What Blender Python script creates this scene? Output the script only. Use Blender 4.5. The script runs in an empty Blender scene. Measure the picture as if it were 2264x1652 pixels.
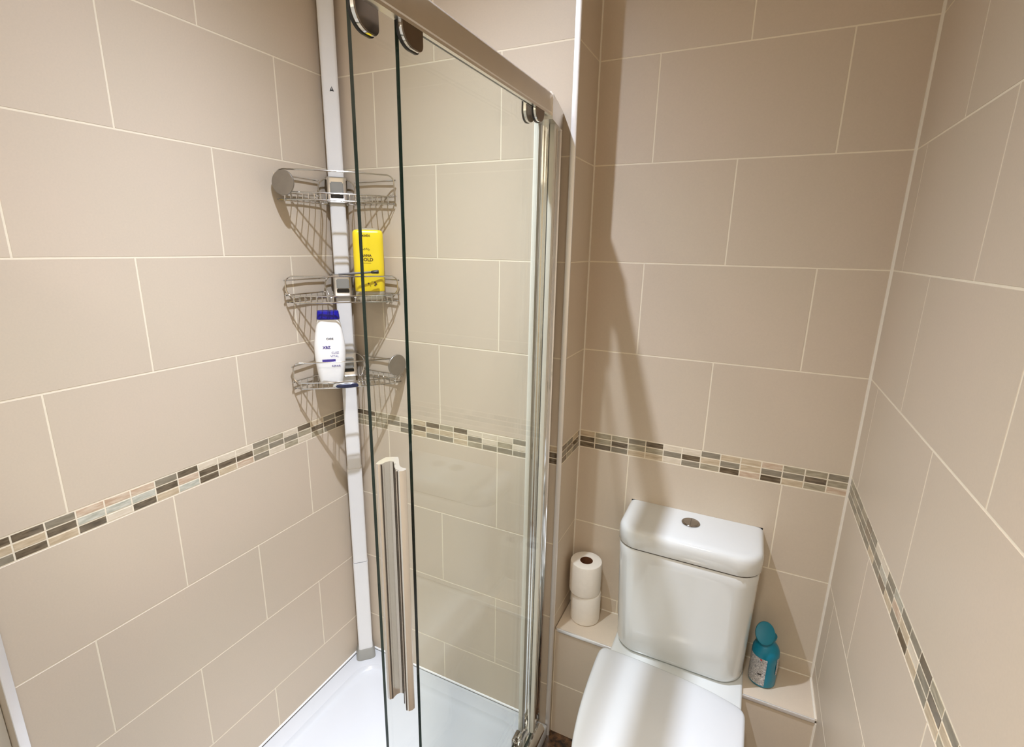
import bpy, bmesh, math, random
from mathutils import Vector, Matrix

# ------------------------------------------------------------------ camera, world, lights, exposure
scn = bpy.context.scene
C = bpy.context.scene.collection
CAM = Vector((1.1908, -1.2299, 1.5357))
RX = Vector((0.90088154, 0.43368795, 0.01808919))
RY = Vector((0.12187621, -0.21273109, -0.96948010))
RZ = Vector((-0.41660370, 0.87559137, -0.24450176))
cd = bpy.data.cameras.new('camera'); cam = bpy.data.objects.new('camera', cd); C.objects.link(cam)
m = Matrix.Identity(4)
for i in range(3):
    m[i][0] = RX[i]; m[i][1] = -RY[i]; m[i][2] = -RZ[i]; m[i][3] = CAM[i]
cam.matrix_world = m
cd.sensor_fit = 'HORIZONTAL'; cd.sensor_width = 36.0; cd.lens = 1110.05 * 36.0 / 2264.0
cd.clip_start = 0.02; cd.clip_end = 50
scn.camera = cam
w = bpy.data.worlds.new('world'); scn.world = w; w.use_nodes = True
w.node_tree.nodes['Background'].inputs[0].default_value = (1.0, 0.97, 0.93, 1)
w.node_tree.nodes['Background'].inputs[1].default_value = 0.05
scn.view_settings.view_transform = 'Standard'
scn.view_settings.look = 'None'
scn.view_settings.exposure = 1.1
scn.view_settings.gamma = 1.0
scn.view_settings.use_curve_mapping = False
scn.cycles.max_bounces = 14
scn.cycles.diffuse_bounces = 8
scn.cycles.glossy_bounces = 6
scn.cycles.transparent_max_bounces = 24
scn.cycles.sample_clamp_indirect = 4.0
scn.cycles.caustics_reflective = False

CEIL = 2.45
# x, y, power, colour, beam profile as (share, exponent) pairs of cos^n around the lamp axis
LAMPS = [(0.585, -0.52, 122.0, (0.885, 0.968, 1.15), ((0.37, 4.0), (0.65, 12.0))),
         (1.08, -1.45, 132.0, (1.06, 0.995, 0.91), ((1.0, 6.0),)),
         (0.35, -1.95, 60.0, (1.06, 0.995, 0.91), ((1.0, 3.0),))]  # last lamp is unseen, added as fill to lighten the shadows
for (lx, ly, p, lcol, prof_) in LAMPS:
    ld = bpy.data.lights.new('downlight', 'SPOT'); ld.shadow_soft_size = 0.012 if lx == 0.585 else 0.07
    ld.spot_size = math.radians(172); ld.spot_blend = 0.15
    ld.energy = p; ld.color = lcol
    ld.use_nodes = True; nt = ld.node_tree
    em = nt.nodes['Emission']
    ge = nt.nodes.new('ShaderNodeNewGeometry'); sx = nt.nodes.new('ShaderNodeSeparateXYZ')
    nt.links.new(ge.outputs['Incoming'], sx.inputs[0])
    ab = nt.nodes.new('ShaderNodeMath'); ab.operation = 'ABSOLUTE'; nt.links.new(sx.outputs['Z'], ab.inputs[0])
    tot = None
    for share, n_ in prof_:
        pw = nt.nodes.new('ShaderNodeMath'); pw.operation = 'POWER'; pw.inputs[1].default_value = n_; nt.links.new(ab.outputs[0], pw.inputs[0])
        ml = nt.nodes.new('ShaderNodeMath'); ml.operation = 'MULTIPLY'; ml.inputs[1].default_value = share; nt.links.new(pw.outputs[0], ml.inputs[0])
        if tot is None: tot = ml
        else:
            ad = nt.nodes.new('ShaderNodeMath'); ad.operation = 'ADD'
            nt.links.new(tot.outputs[0], ad.inputs[0]); nt.links.new(ml.outputs[0], ad.inputs[1]); tot = ad
    nt.links.new(tot.outputs[0], em.inputs['Strength'])
    lo = bpy.data.objects.new('downlight', ld); C.objects.link(lo); lo.location = (lx, ly, 2.425)

# ------------------------------------------------------------------ helpers
def s2l(c):
    c = c / 255.0
    return c / 12.92 if c <= 0.04045 else ((c + 0.055) / 1.055) ** 2.4
def RGB(r, g, b): return (s2l(r), s2l(g), s2l(b), 1.0)

def new_mat(name):
    mt = bpy.data.materials.new(name); mt.use_nodes = True
    nt = mt.node_tree; b = nt.nodes['Principled BSDF']
    return mt, nt, b
def plain(name, col, rough=0.4, metal=0.0, coat=0.0, spec=0.5, noise=0.04, scale=30.0, bump=0.0):
    mt, nt, b = new_mat(name)
    b.inputs['Roughness'].default_value = rough
    b.inputs['Metallic'].default_value = metal
    b.inputs['Coat Weight'].default_value = coat
    b.inputs['Coat Roughness'].default_value = 0.05
    b.inputs['Specular IOR Level'].default_value = spec
    tc = nt.nodes.new('ShaderNodeTexCoord'); n = nt.nodes.new('ShaderNodeTexNoise')
    n.inputs['Scale'].default_value = scale; n.inputs['Detail'].default_value = 3
    nt.links.new(tc.outputs['Object'], n.inputs['Vector'])
    mix = nt.nodes.new('ShaderNodeMix'); mix.data_type = 'RGBA'
    a = tuple(min(1, v * (1 - noise)) for v in col[:3]) + (1,)
    c2 = tuple(min(1, v * (1 + noise)) for v in col[:3]) + (1,)
    mix.inputs['A'].default_value = a; mix.inputs['B'].default_value = c2
    nt.links.new(n.outputs['Fac'], mix.inputs['Factor'])
    nt.links.new(mix.outputs['Result'], b.inputs['Base Color'])
    if bump > 0:
        bp = nt.nodes.new('ShaderNodeBump'); bp.inputs['Strength'].default_value = bump
        bp.inputs['Distance'].default_value = 0.001
        n2 = nt.nodes.new('ShaderNodeTexNoise'); n2.inputs['Scale'].default_value = 400
        nt.links.new(tc.outputs['Object'], n2.inputs['Vector'])
        nt.links.new(n2.outputs['Fac'], bp.inputs['Height'])
        nt.links.new(bp.outputs['Normal'], b.inputs['Normal'])
    return mt

def tile_mat():
    mt, nt, b = new_mat('beige_tile')
    tc = nt.nodes.new('ShaderNodeTexCoord')
    n = nt.nodes.new('ShaderNodeTexNoise'); n.inputs['Scale'].default_value = 3.2; n.inputs['Detail'].default_value = 4
    n2 = nt.nodes.new('ShaderNodeTexNoise'); n2.inputs['Scale'].default_value = 260; n2.inputs['Detail'].default_value = 2
    for q in (n, n2): nt.links.new(tc.outputs['Object'], q.inputs['Vector'])
    r = nt.nodes.new('ShaderNodeValToRGB')
    r.color_ramp.elements[0].position = 0.3; r.color_ramp.elements[1].position = 0.72
    r.color_ramp.elements[0].color = RGB(208, 193, 174)
    r.color_ramp.elements[1].color = RGB(205, 192, 172)
    nt.links.new(n.outputs['Fac'], r.inputs['Fac'])
    mix = nt.nodes.new('ShaderNodeMix'); mix.data_type = 'RGBA'; mix.blend_type = 'MULTIPLY'
    r2 = nt.nodes.new('ShaderNodeValToRGB')
    r2.color_ramp.elements[0].color = (0.93, 0.93, 0.93, 1); r2.color_ramp.elements[1].color = (1, 1, 1, 1)
    nt.links.new(n2.outputs['Fac'], r2.inputs['Fac'])
    mix.inputs['Factor'].default_value = 1.0
    nt.links.new(r.outputs['Color'], mix.inputs['A']); nt.links.new(r2.outputs['Color'], mix.inputs['B'])
    nt.links.new(mix.outputs['Result'], b.inputs['Base Color'])
    b.inputs['Roughness'].default_value = 0.42
    b.inputs['Specular IOR Level'].default_value = 0.35
    bp = nt.nodes.new('ShaderNodeBump'); bp.inputs['Strength'].default_value = 0.08; bp.inputs['Distance'].default_value = 0.0006
    nt.links.new(n2.outputs['Fac'], bp.inputs['Height']); nt.links.new(bp.outputs['Normal'], b.inputs['Normal'])
    return mt

def streaky(name, c1, c2, rough=0.3, coat=0.0):
    mt, nt, b = new_mat(name)
    tc = nt.nodes.new('ShaderNodeTexCoord'); mp = nt.nodes.new('ShaderNodeMapping')
    mp.inputs['Scale'].default_value = (22, 22, 120)
    n = nt.nodes.new('ShaderNodeTexNoise'); n.inputs['Scale'].default_value = 1.6; n.inputs['Detail'].default_value = 5
    nt.links.new(tc.outputs['Object'], mp.inputs['Vector']); nt.links.new(mp.outputs['Vector'], n.inputs['Vector'])
    r = nt.nodes.new('ShaderNodeValToRGB')
    r.color_ramp.elements[0].position = 0.35; r.color_ramp.elements[1].position = 0.65
    r.color_ramp.elements[0].color = c1; r.color_ramp.elements[1].color = c2
    nt.links.new(n.outputs['Fac'], r.inputs['Fac']); nt.links.new(r.outputs['Color'], b.inputs['Base Color'])
    b.inputs['Roughness'].default_value = rough; b.inputs['Coat Weight'].default_value = coat
    return mt

M_TILE = tile_mat()
M_GROUT = plain('cream_grout', RGB(232, 222, 200), 0.8, noise=0.05, scale=60)
MOS = {
    'D': streaky('mosaic_dark_glass', RGB(82, 70, 54), RGB(122, 108, 88), 0.15, 0.6),
    'G': streaky('mosaic_grey_stone', RGB(128, 120, 103), RGB(150, 141, 123), 0.35),
    'M': streaky('mosaic_mid_stone', RGB(150, 140, 118), RGB(178, 168, 144), 0.3),
    'B': streaky('mosaic_beige_stone', RGB(184, 165, 136), RGB(207, 190, 162), 0.4),
    'P': streaky('mosaic_pale_stone', RGB(208, 195, 172), RGB(222, 210, 190), 0.4),
    'S': streaky('mosaic_silver_glass', RGB(172, 172, 156), RGB(208, 206, 192), 0.12, 0.6),
    'R': streaky('mosaic_rust_stone', RGB(188, 160, 134), RGB(214, 197, 174), 0.4),
}
M_CHROME = plain('chrome', (0.86, 0.86, 0.85, 1), 0.08, 1.0, noise=0.02)
M_WIRE = plain('chrome_wire', (0.62, 0.60, 0.56, 1), 0.14, 1.0, noise=0.03)
M_DCHROME = plain('dark_chrome', (0.34, 0.31, 0.28, 1), 0.12, 1.0, noise=0.03)
M_ALU = plain('satin_aluminium', (0.82, 0.79, 0.74, 1), 0.32, 1.0, noise=0.03)
M_HANDLE = plain('polished_aluminium', (0.84, 0.82, 0.78, 1), 0.22, 0.8, noise=0.02)
M_TRACK = plain('bright_track_metal', (0.88, 0.87, 0.85, 1), 0.2, 1.0, noise=0.02)
M_FACE = plain('dark_bronze_cover', (0.20, 0.155, 0.115, 1), 0.25, 0.9, noise=0.1)
M_STICK = plain('dark_grey_plastic', RGB(92, 88, 84), 0.4)
M_DISC = plain('brushed_disc_metal', (0.33, 0.31, 0.28, 1), 0.38, 1.0, noise=0.1, scale=60)
M_TRIM = plain('tile_trim_metal', (0.95, 0.95, 0.95, 1), 0.38, 0.7, noise=0.02)
M_CERAMIC = plain('white_ceramic', RGB(216, 219, 217), 0.12, coat=0.5, noise=0.01)
M_SEAT = plain('white_seat_plastic', RGB(204, 207, 209), 0.16, coat=0.3, noise=0.01)
M_TRAY = plain('white_acrylic', RGB(200, 203, 206), 0.22, noise=0.01)
M_POLE = plain('white_powder_coat', RGB(232, 232, 230), 0.4, noise=0.02)
M_GREYP = plain('grey_plastic', RGB(146, 145, 138), 0.4, noise=0.03)
M_BLACK = plain('black_plastic', RGB(22, 20, 18), 0.35, noise=0.05)
M_GAP_AND_SHADE = plain('dark_gap_and_shade_line', RGB(60, 52, 44), 0.7)
M_SIL = plain('white_silicone', RGB(226, 218, 202), 0.5, noise=0.04)
M_WSIL = plain('bright_silicone', RGB(236, 236, 234), 0.4, noise=0.02)
M_PAPER = plain('white_tissue', RGB(238, 232, 222), 0.95, noise=0.03, scale=80, bump=0.5)
M_CARD = plain('brown_cardboard', RGB(110, 66, 36), 0.9)
M_YEL = plain('yellow_plastic', RGB(238, 210, 34), 0.3, noise=0.03)
M_YEL.node_tree.nodes['Principled BSDF'].inputs['Subsurface Weight'].default_value = 0.0
M_CLEAR = plain('frosted_clear_plastic', RGB(225, 216, 190), 0.2)
M_CLEAR.node_tree.nodes['Principled BSDF'].inputs['Transmission Weight'].default_value = 0.55
M_WHITEP = plain('white_bottle_plastic', RGB(243, 243, 240), 0.25, noise=0.01)
M_NAVY = plain('blue_cap_plastic', RGB(14, 10, 150), 0.3, noise=0.08)
M_DKNAVY = plain('dark_navy_plastic', RGB(34, 40, 66), 0.25)
M_PURP = plain('purple_ink', RGB(70, 55, 140), 0.5)
M_INK = plain('dark_ink', RGB(88, 66, 22), 0.5)
M_INK2 = plain('olive_ink', RGB(140, 122, 30), 0.5)
M_TEAL = plain('teal_plastic', RGB(0, 124, 152), 0.3, noise=0.04)
M_TEALC = plain('teal_cap_plastic', RGB(0, 118, 142), 0.5, noise=0.04)
M_RED = plain('red_ink', RGB(190, 40, 50), 0.5)
M_CEIL = plain('white_ceiling_paint', RGB(240, 238, 232), 0.8, noise=0.02)
M_DOOR = plain('white_gloss_paint', RGB(238, 236, 230), 0.35, noise=0.02)
M_SEAL = plain('clear_seal_plastic', RGB(222, 221, 210), 0.25, noise=0.04)

def floor_mat():
    mt, nt, b = new_mat('dark_brown_floor')
    tc = nt.nodes.new('ShaderNodeTexCoord'); n = nt.nodes.new('ShaderNodeTexNoise')
    n.inputs['Scale'].default_value = 45; n.inputs['Detail'].default_value = 6; n.inputs['Roughness'].default_value = 0.7
    nt.links.new(tc.outputs['Object'], n.inputs['Vector'])
    r = nt.nodes.new('ShaderNodeValToRGB')
    r.color_ramp.elements[0].position = 0.4; r.color_ramp.elements[1].position = 0.66
    r.color_ramp.elements[0].color = RGB(22, 14, 8); r.color_ramp.elements[1].color = RGB(104, 72, 44)
    nt.links.new(n.outputs['Fac'], r.inputs['Fac']); nt.links.new(r.outputs['Color'], b.inputs['Base Color'])
    b.inputs['Roughness'].default_value = 0.35
    return mt
M_FLOOR = floor_mat()

def label_mat():
    mt, nt, b = new_mat('grey_printed_label')
    tc = nt.nodes.new('ShaderNodeTexCoord'); mp = nt.nodes.new('ShaderNodeMapping')
    mp.inputs['Scale'].default_value = (300, 300, 700)
    n = nt.nodes.new('ShaderNodeTexNoise'); n.inputs['Scale'].default_value = 1.0; n.inputs['Detail'].default_value = 2
    nt.links.new(tc.outputs['Object'], mp.inputs['Vector']); nt.links.new(mp.outputs['Vector'], n.inputs['Vector'])
    r = nt.nodes.new('ShaderNodeValToRGB')
    r.color_ramp.elements[0].position = 0.40; r.color_ramp.elements[1].position = 0.58
    r.color_ramp.elements[0].color = RGB(120, 120, 124); r.color_ramp.elements[1].color = RGB(206, 204, 202)
    nt.links.new(n.outputs['Fac'], r.inputs['Fac']); nt.links.new(r.outputs['Color'], b.inputs['Base Color'])
    b.inputs['Roughness'].default_value = 0.3
    return mt
M_LABEL = label_mat()

def glass_mat():
    mt = bpy.data.materials.new('shower_glass'); mt.use_nodes = True
    nt = mt.node_tree; nt.nodes.clear()
    out = nt.nodes.new('ShaderNodeOutputMaterial')
    tr = nt.nodes.new('ShaderNodeBsdfTransparent'); tr.inputs['Color'].default_value = (0.972, 0.978, 0.960, 1)
    gl = nt.nodes.new('ShaderNodeBsdfGlossy'); gl.inputs['Roughness'].default_value = 0.015
    gl.inputs['Color'].default_value = (0.9, 0.93, 0.9, 1)
    fr = nt.nodes.new('ShaderNodeFresnel')     # thin pane: same reflectance from either side
    ge = nt.nodes.new('ShaderNodeNewGeometry'); mr = nt.nodes.new('ShaderNodeMapRange')
    mr.inputs['To Min'].default_value = 1.5; mr.inputs['To Max'].default_value = 1 / 1.5
    nt.links.new(ge.outputs['Backfacing'], mr.inputs['Value']); nt.links.new(mr.outputs['Result'], fr.inputs['IOR'])
    mx = nt.nodes.new('ShaderNodeMixShader')
    fm = nt.nodes.new('ShaderNodeMath'); fm.operation = 'MULTIPLY'; fm.inputs[1].default_value = 0.42
    nt.links.new(fr.outputs[0], fm.inputs[0]); nt.links.new(fm.outputs[0], mx.inputs[0]); nt.links.new(tr.outputs[0], mx.inputs[1]); nt.links.new(gl.outputs[0], mx.inputs[2])
    nt.links.new(mx.outputs[0], out.inputs['Surface'])
    return mt
M_GLASS = glass_mat()
M_GEDGE = plain('green_glass_edge', RGB(20, 38, 30), 0.12, noise=0.3, scale=8)

class MB:
    """collects geometry, several materials"""
    def __init__(self):
        self.bm = bmesh.new(); self.mats = []
    def mi(self, mat):
        if mat not in self.mats: self.mats.append(mat)
        return self.mats.index(mat)
    def face(self, pts, mat, smooth=False):
        vs = [self.bm.verts.new(p) for p in pts]
        f = self.bm.faces.new(vs); f.material_index = self.mi(mat); f.smooth = smooth
        return f
    def box(self, a, b, mat, bev=0.0, M=None):
        x0, y0, z0 = a; x1, y1, z1 = b
        P = [(x0, y0, z0), (x1, y0, z0), (x1, y1, z0), (x0, y1, z0), (x0, y0, z1), (x1, y0, z1), (x1, y1, z1), (x0, y1, z1)]
        P = [Vector(p) for p in P]
        if M is not None: P = [M @ p for p in P]
        vs = [self.bm.verts.new(p) for p in P]
        fs = []
        for q in ((0, 3, 2, 1), (4, 5, 6, 7), (0, 1, 5, 4), (1, 2, 6, 5), (2, 3, 7, 6), (3, 0, 4, 7)):
            f = self.bm.faces.new([vs[i] for i in q]); f.material_index = self.mi(mat); fs.append(f)
        if bev > 0:
            es = list({e for f in fs for e in f.edges})
            r = bmesh.ops.bevel(self.bm, geom=es, offset=bev, segments=3, affect='EDGES', profile=0.5)
            for f in r['faces']: f.material_index = self.mi(mat); f.smooth = True
        return fs
    def rings(self, rings, mat, cap0=True, cap1=True, smooth=True, closed=False):
        idx = self.mi(mat)
        R = [[self.bm.verts.new(p) for p in r] for r in rings]
        n = len(R[0]); m_ = len(R)
        for k in range(m_ if closed else m_ - 1):
            a = R[k]; b = R[(k + 1) % m_]
            for i in range(n):
                j = (i + 1) % n
                try:
                    f = self.bm.faces.new((a[i], a[j], b[j], b[i])); f.material_index = idx; f.smooth = smooth
                except ValueError: pass
        if not closed:
            if cap0:
                f = self.bm.faces.new(list(reversed(R[0]))); f.material_index = idx
            if cap1:
                f = self.bm.faces.new(R[-1]); f.material_index = idx
        return R
    def tube(self, pts, r, mat, seg=8, closed=False, cap=True):
        pts = [Vector(p) for p in pts]
        n = len(pts); rings = []
        prev = None
        for i, p in enumerate(pts):
            if closed: t = (pts[(i + 1) % n] - pts[i - 1])
            else: t = pts[min(i + 1, n - 1)] - pts[max(i - 1, 0)]
            t.normalize()
            if prev is None:
                up = Vector((0, 0, 1)) if abs(t.z) < 0.9 else Vector((1, 0, 0))
                a = t.cross(up).normalized()
            else:
                a = (prev - t * prev.dot(t)).normalized()
            prev = a; b = t.cross(a)
            rr = r[i] if isinstance(r, (list, tuple)) else r
            rings.append([p + (a * math.cos(q) + b * math.sin(q)) * rr for q in [2 * math.pi * k / seg for k in range(seg)]])
        return self.rings(rings, mat, cap0=cap, cap1=cap, closed=closed)
    def lathe(self, prof, mat, centre=(0, 0, 0), seg=48, sx=1.0, sy=1.0, M=None, mats=None):
        cx, cy, cz = centre
        rings = []
        for (r, z) in prof:
            rg = []
            for k in range(seg):
                q = 2 * math.pi * k / seg
                p = Vector((r * sx * math.cos(q), r * sy * math.sin(q), z))
                if M is not None: p = M @ p
                rg.append(p + Vector((cx, cy, cz)))
            rings.append(rg)
        self.rings(rings, mat)
    def build(self, name, parent=None, weld=False, fixn=True):
        me = bpy.data.meshes.new(name)
        if weld: bmesh.ops.remove_doubles(self.bm, verts=self.bm.verts, dist=1e-6)
        if fixn: bmesh.ops.recalc_face_normals(self.bm, faces=self.bm.faces)
        self.bm.to_mesh(me); self.bm.free(); me.set_sharp_from_angle(angle=math.radians(40))
        for mt in self.mats: me.materials.append(mt)
        o = bpy.data.objects.new(name, me); C.objects.link(o)
        if parent is not None:
            o.parent = parent; o.matrix_parent_inverse = Matrix.Translation(-Vector(parent.location)) if False else Matrix.Identity(4)
            # geometry is written in world space; move it into the parent's frame
            me.transform(Matrix.Translation(-world_loc(parent)))
        return o
def world_loc(o):
    v = Vector(o.location)
    while o.parent is not None:
        o = o.parent; v = v + Vector(o.location)
    return v
def rebase(o, loc):
    """put a single mesh's origin at loc"""
    loc = Vector(loc); o.data.transform(Matrix.Translation(-loc)); o.location = loc
def thing(name, label, cat, loc, group=None):
    o = bpy.data.objects.new(name, None); C.objects.link(o); o.location = loc; o.empty_display_size = 0.02
    o['label'] = label; o['category'] = cat
    if group: o['group'] = group
    return o
def tag(o, label, cat, group=None):
    o['label'] = label; o['category'] = cat
    if group: o['group'] = group
    return o
def struct(o):
    o['kind'] = 'structure'; return o
def setparent(o, parent):
    """o built in world space at the origin"""
    o.parent = parent; return o

def arc(cx, cy, r, a0, a1, n):
    return [(cx + r * math.cos(a0 + (a1 - a0) * i / n), cy + r * math.sin(a0 + (a1 - a0) * i / n)) for i in range(n + 1)]
def rrect(x0, y0, x1, y1, r, n=8):
    """rounded rectangle; r a number or four radii (x1y0, x1y1, x0y1, x0y0)"""
    if not isinstance(r, (list, tuple)): r = (r,) * 4
    H = math.pi / 2
    p = arc(x1 - r[0], y0 + r[0], r[0], -H, 0, n) + arc(x1 - r[1], y1 - r[1], r[1], 0, H, n)
    p += arc(x0 + r[2], y1 - r[2], r[2], H, 2 * H, n) + arc(x0 + r[3], y0 + r[3], r[3], 2 * H, 3 * H, n)
    return p
def catmull(P, k=5, closed=True):
    n = len(P); out = []
    for i in range(n if closed else n - 1):
        p0, p1, p2, p3 = P[(i - 1) % n], P[i], P[(i + 1) % n], P[(i + 2) % n]
        if not closed:
            p0 = P[max(i - 1, 0)]; p3 = P[min(i + 2, n - 1)]
        for j in range(k):
            t = j / k
            out.append(tuple(0.5 * (2 * b + (c - a) * t + (2 * a - 5 * b + 4 * c - d) * t * t + (3 * b - a - 3 * c + d) * t ** 3)
                             for a, b, c, d in zip(p0, p1, p2, p3)))
    if not closed: out.append(P[-1])
    return out
def inset(P, d):
    """inward offset of a counter-clockwise outline"""
    n = len(P); out = []
    for i in range(n):
        a = Vector(P[i - 1]); b = Vector(P[i]); c = Vector(P[(i + 1) % n])
        t = (c - a)
        if t.length < 1e-9: out.append(tuple(b)); continue
        t.normalize(); nrm = Vector((-t.y, t.x))
        out.append((b.x + nrm.x * d, b.y + nrm.y * d))
    return out

# ------------------------------------------------------------------ tiled walls
Z0, Z1 = 0.946, 1.0           # mosaic band
G = 0.0028
def joints(off, lo, hi, step=0.4015):
    k = math.ceil((lo - off) / step); out = []
    while off + k * step < hi:
        out.append(off + k * step); k += 1
    return out
def tiled(name, O, U, N, u0, u1, zb, zt, offA, offB, cells=None, phase=0.0, pitch=0.0505, thick=0.05, u_end=0.002, seed=1,
          mosaic=True):
    """O origin, U along direction, N normal into the room. offA: joint offset of the row just above the band (rows 0, 2, 4 and -2, -4);
    offB: rows 1, 3 and -1, -3"""
    rnd = random.Random(seed)
    O = Vector(O); U = Vector(U); N = Vector(N); Zv = Vector((0, 0, 1))
    mb = MB()
    def P(u, z, d): return O + U * u + Zv * z + N * d
    # backing
    A = [P(u0, zb, -0.0005), P(u1, zb, -0.0005), P(u1, zt, -0.0005), P(u0, zt, -0.0005)]
    B = [P(u0, zb, -thick), P(u1, zb, -thick), P(u1, zt, -thick), P(u0, zt, -thick)]
    mb.face(A, M_GROUT); mb.face(list(reversed(B)), M_GROUT)
    for i in range(4):
        j = (i + 1) % 4; mb.face([A[i], B[i], B[j], A[j]], M_GROUT)
    def slab(a, b, c, d, mat, bev=0.0007):
        if b - a < 0.002 or d - c < 0.002: return
        o = [P(a, c, -0.0008), P(b, c, -0.0008), P(b, d, -0.0008), P(a, d, -0.0008)]
        i_ = [P(a + bev, c + bev, 0), P(b - bev, c + bev, 0), P(b - bev, d - bev, 0), P(a + bev, d - bev, 0)]
        mb.face(i_, mat)
        for k in range(4):
            l = (k + 1) % 4; mb.face([o[k], o[l], i_[l], i_[k]], mat)
    rows = []
    z = Z1; k = 0
    while z < zt - 0.001:
        rows.append((k, max(z, zb), min(z + 0.25, zt))); z += 0.25; k += 1
    z = Z0; k = -1
    while z > zb + 0.001:
        rows.append((k, max(z - 0.25, zb), min(z, zt))); z -= 0.25; k -= 1
    for k, a, b in rows:
        if b <= a: continue
        off = offA if k % 2 == 0 else offB
        js = ([] if off is None else joints(off, u0 + 0.004, u1 - 0.004))
        E = [u0 + u_end - G / 2] + js + [u1 - u_end + G / 2]
        for i in range(len(E) - 1):
            slab(E[i] + G / 2, E[i + 1] - G / 2, a + G / 2, b - G / 2, M_TILE)
    if mosaic and zb < Z0 and zt > Z1:
        h = (Z1 - Z0 - G - 2 * 0.0024) / 3
        js = joints(phase, u0 + 0.004, u1 - 0.004, pitch)
        E = [u0 + u_end - 0.001] + js + [u1 - u_end + 0.001]
        kk = math.ceil((u0 + 0.004 - phase) / pitch)
        for i in range(len(E) - 1):
            ci = kk + i - 1
            for r in range(3):      # r = 0 top row
                if cells and ci in cells: t = cells[ci][r]
                else: t = rnd.choice('DGGMMBBPPD')
                zt_ = Z1 - G / 2 - r * (h + 0.0024)
                slab(E[i] + 0.0012, E[i + 1] - 0.0012, zt_ - h, zt_, MOS[t], 0.0005)
    o = mb.build(name, fixn=False)
    return struct(o)

W = 1.461; NC = 0.164; BX = 0.76
# left wall: u = Y ; mosaic phase -0.883, cell c covers phase + c*pitch ...
cl = {0: 'DBD', 1: 'GDB', 2: 'RSD', 3: 'RSP', 4: 'RSD', 5: 'GDB', 6: 'DRS', 7: 'PDD', 8: 'PDB', 9: 'PDR', 10: 'GMG', 11: 'MGP',
      12: 'PGM', 13: 'DMP', 14: 'BDM', 15: 'GDG', 16: 'DGD', -1: 'DBG', -2: 'GPD'}
tiled('wall_left', (0, 0, 0), (0, 1, 0), (1, 0, 0), -0.937, 0.0, 0.0, CEIL, -0.3915, -0.192, cl, -0.883, 0.0508, thick=0.06, seed=3)
cb = {-4: 'DMM', -3: 'DMM', -2: 'MMM', -1: 'MGP', 0: 'PGG', 1: 'BDB', 2: 'DBG', 3: 'MBG', 4: 'DBB', 5: 'PGM', 6: 'PPG', 7: 'PMG', 8: 'GPG', 9: 'GBD', 10: 'BDD',
      -5: 'DMD'}
cb = {k: v for k, v in cb.items()}
tiled('wall_back', (0, 0, 0), (1, 0, 0), (0, -1, 0), 0.0, BX - 0.001, 0.0, CEIL, 0.3635, 0.1605, cb, 0.2081, 0.0505, thick=0.05, seed=5)
cn = {0: 'BDD', 1: 'MMD', 2: 'MDG', 3: 'GMB', 4: 'DMB', 5: 'PGP', 6: 'PDG', 7: 'GBM', 8: 'BGD', 9: 'BBR', 10: 'RGD', 11: 'MGB', 12: 'MDM', 13: 'GMR'}
tiled('wall_niche_back', (0, NC, 0), (1, 0, 0), (0, -1, 0), BX, W, 0.0, CEIL, 1.114, 0.9135, cn, 0.7585, 0.0503, thick=0.05, seed=7)
tiled('wall_niche_left', (BX, 0, 0), (0, 1, 0), (1, 0, 0), 0.001, NC, 0.0, CEIL, None, None, {0: 'DGD', 1: 'GDM', 2: 'BDG', 3: 'DGD'}, 0.0, 0.0505,
      thick=0.012, seed=8)
cr = {3: 'DGG', 2: 'MGG', 1: 'GMG', 0: 'GGM', -1: 'MGG', -2: 'DDG', -3: 'GGB', -4: 'PGG', -5: 'PSD', -6: 'GGB', -7: 'SRG', -8: 'GBD', -9: 'GPB', -10: 'DGG',
      -11: 'MDB', -12: 'GBM'}
tiled('wall_right', (W, 0, 0), (0, 1, 0), (-1, 0, 0), -2.3, NC, 0.0, CEIL, -0.318, -0.1175, cr, 0.0037, 0.0505, thick=0.05, seed=9)
tiled('wall_behind_camera', (0, -2.3, 0), (1, 0, 0), (0, 1, 0), -0.0605, W, 0.0, CEIL, 0.9, 1.1, None, 0.0, 0.0505, thick=0.05, seed=11)
# end face of the left wall and the white door set back behind it
mb = MB(); mb.box((-0.0598, -0.9395, 0.0), (-0.002, -0.9372, CEIL), M_TILE); struct(mb.build('wall_left_end'))
mb = MB(); mb.box((-0.12, -2.3, 0.0), (-0.062, -0.94, CEIL), M_DOOR); mb.box((-0.0618, -0.99, 0.0), (-0.05, -0.94, CEIL), M_DOOR, 0.002)
struct(mb.build('door_1'))
# boxing below the shelf
tiled('wall_boxing', (0, 0.02, 0), (1, 0, 0), (0, -1, 0), BX + 0.0005, W - 0.0005, 0.0, 0.388, None, None, None, 0.0, thick=0.14, seed=13)
# floor / ceiling
mb = MB(); mb.box((-0.12, -2.35, -0.05), (W + 0.05, NC + 0.05, 0.0), M_FLOOR); struct(mb.build('floor'))
mb = MB(); mb.box((-0.12, -2.35, CEIL), (W + 0.05, NC + 0.05, CEIL + 0.05), M_CEIL); struct(mb.build('ceiling'))

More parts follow.
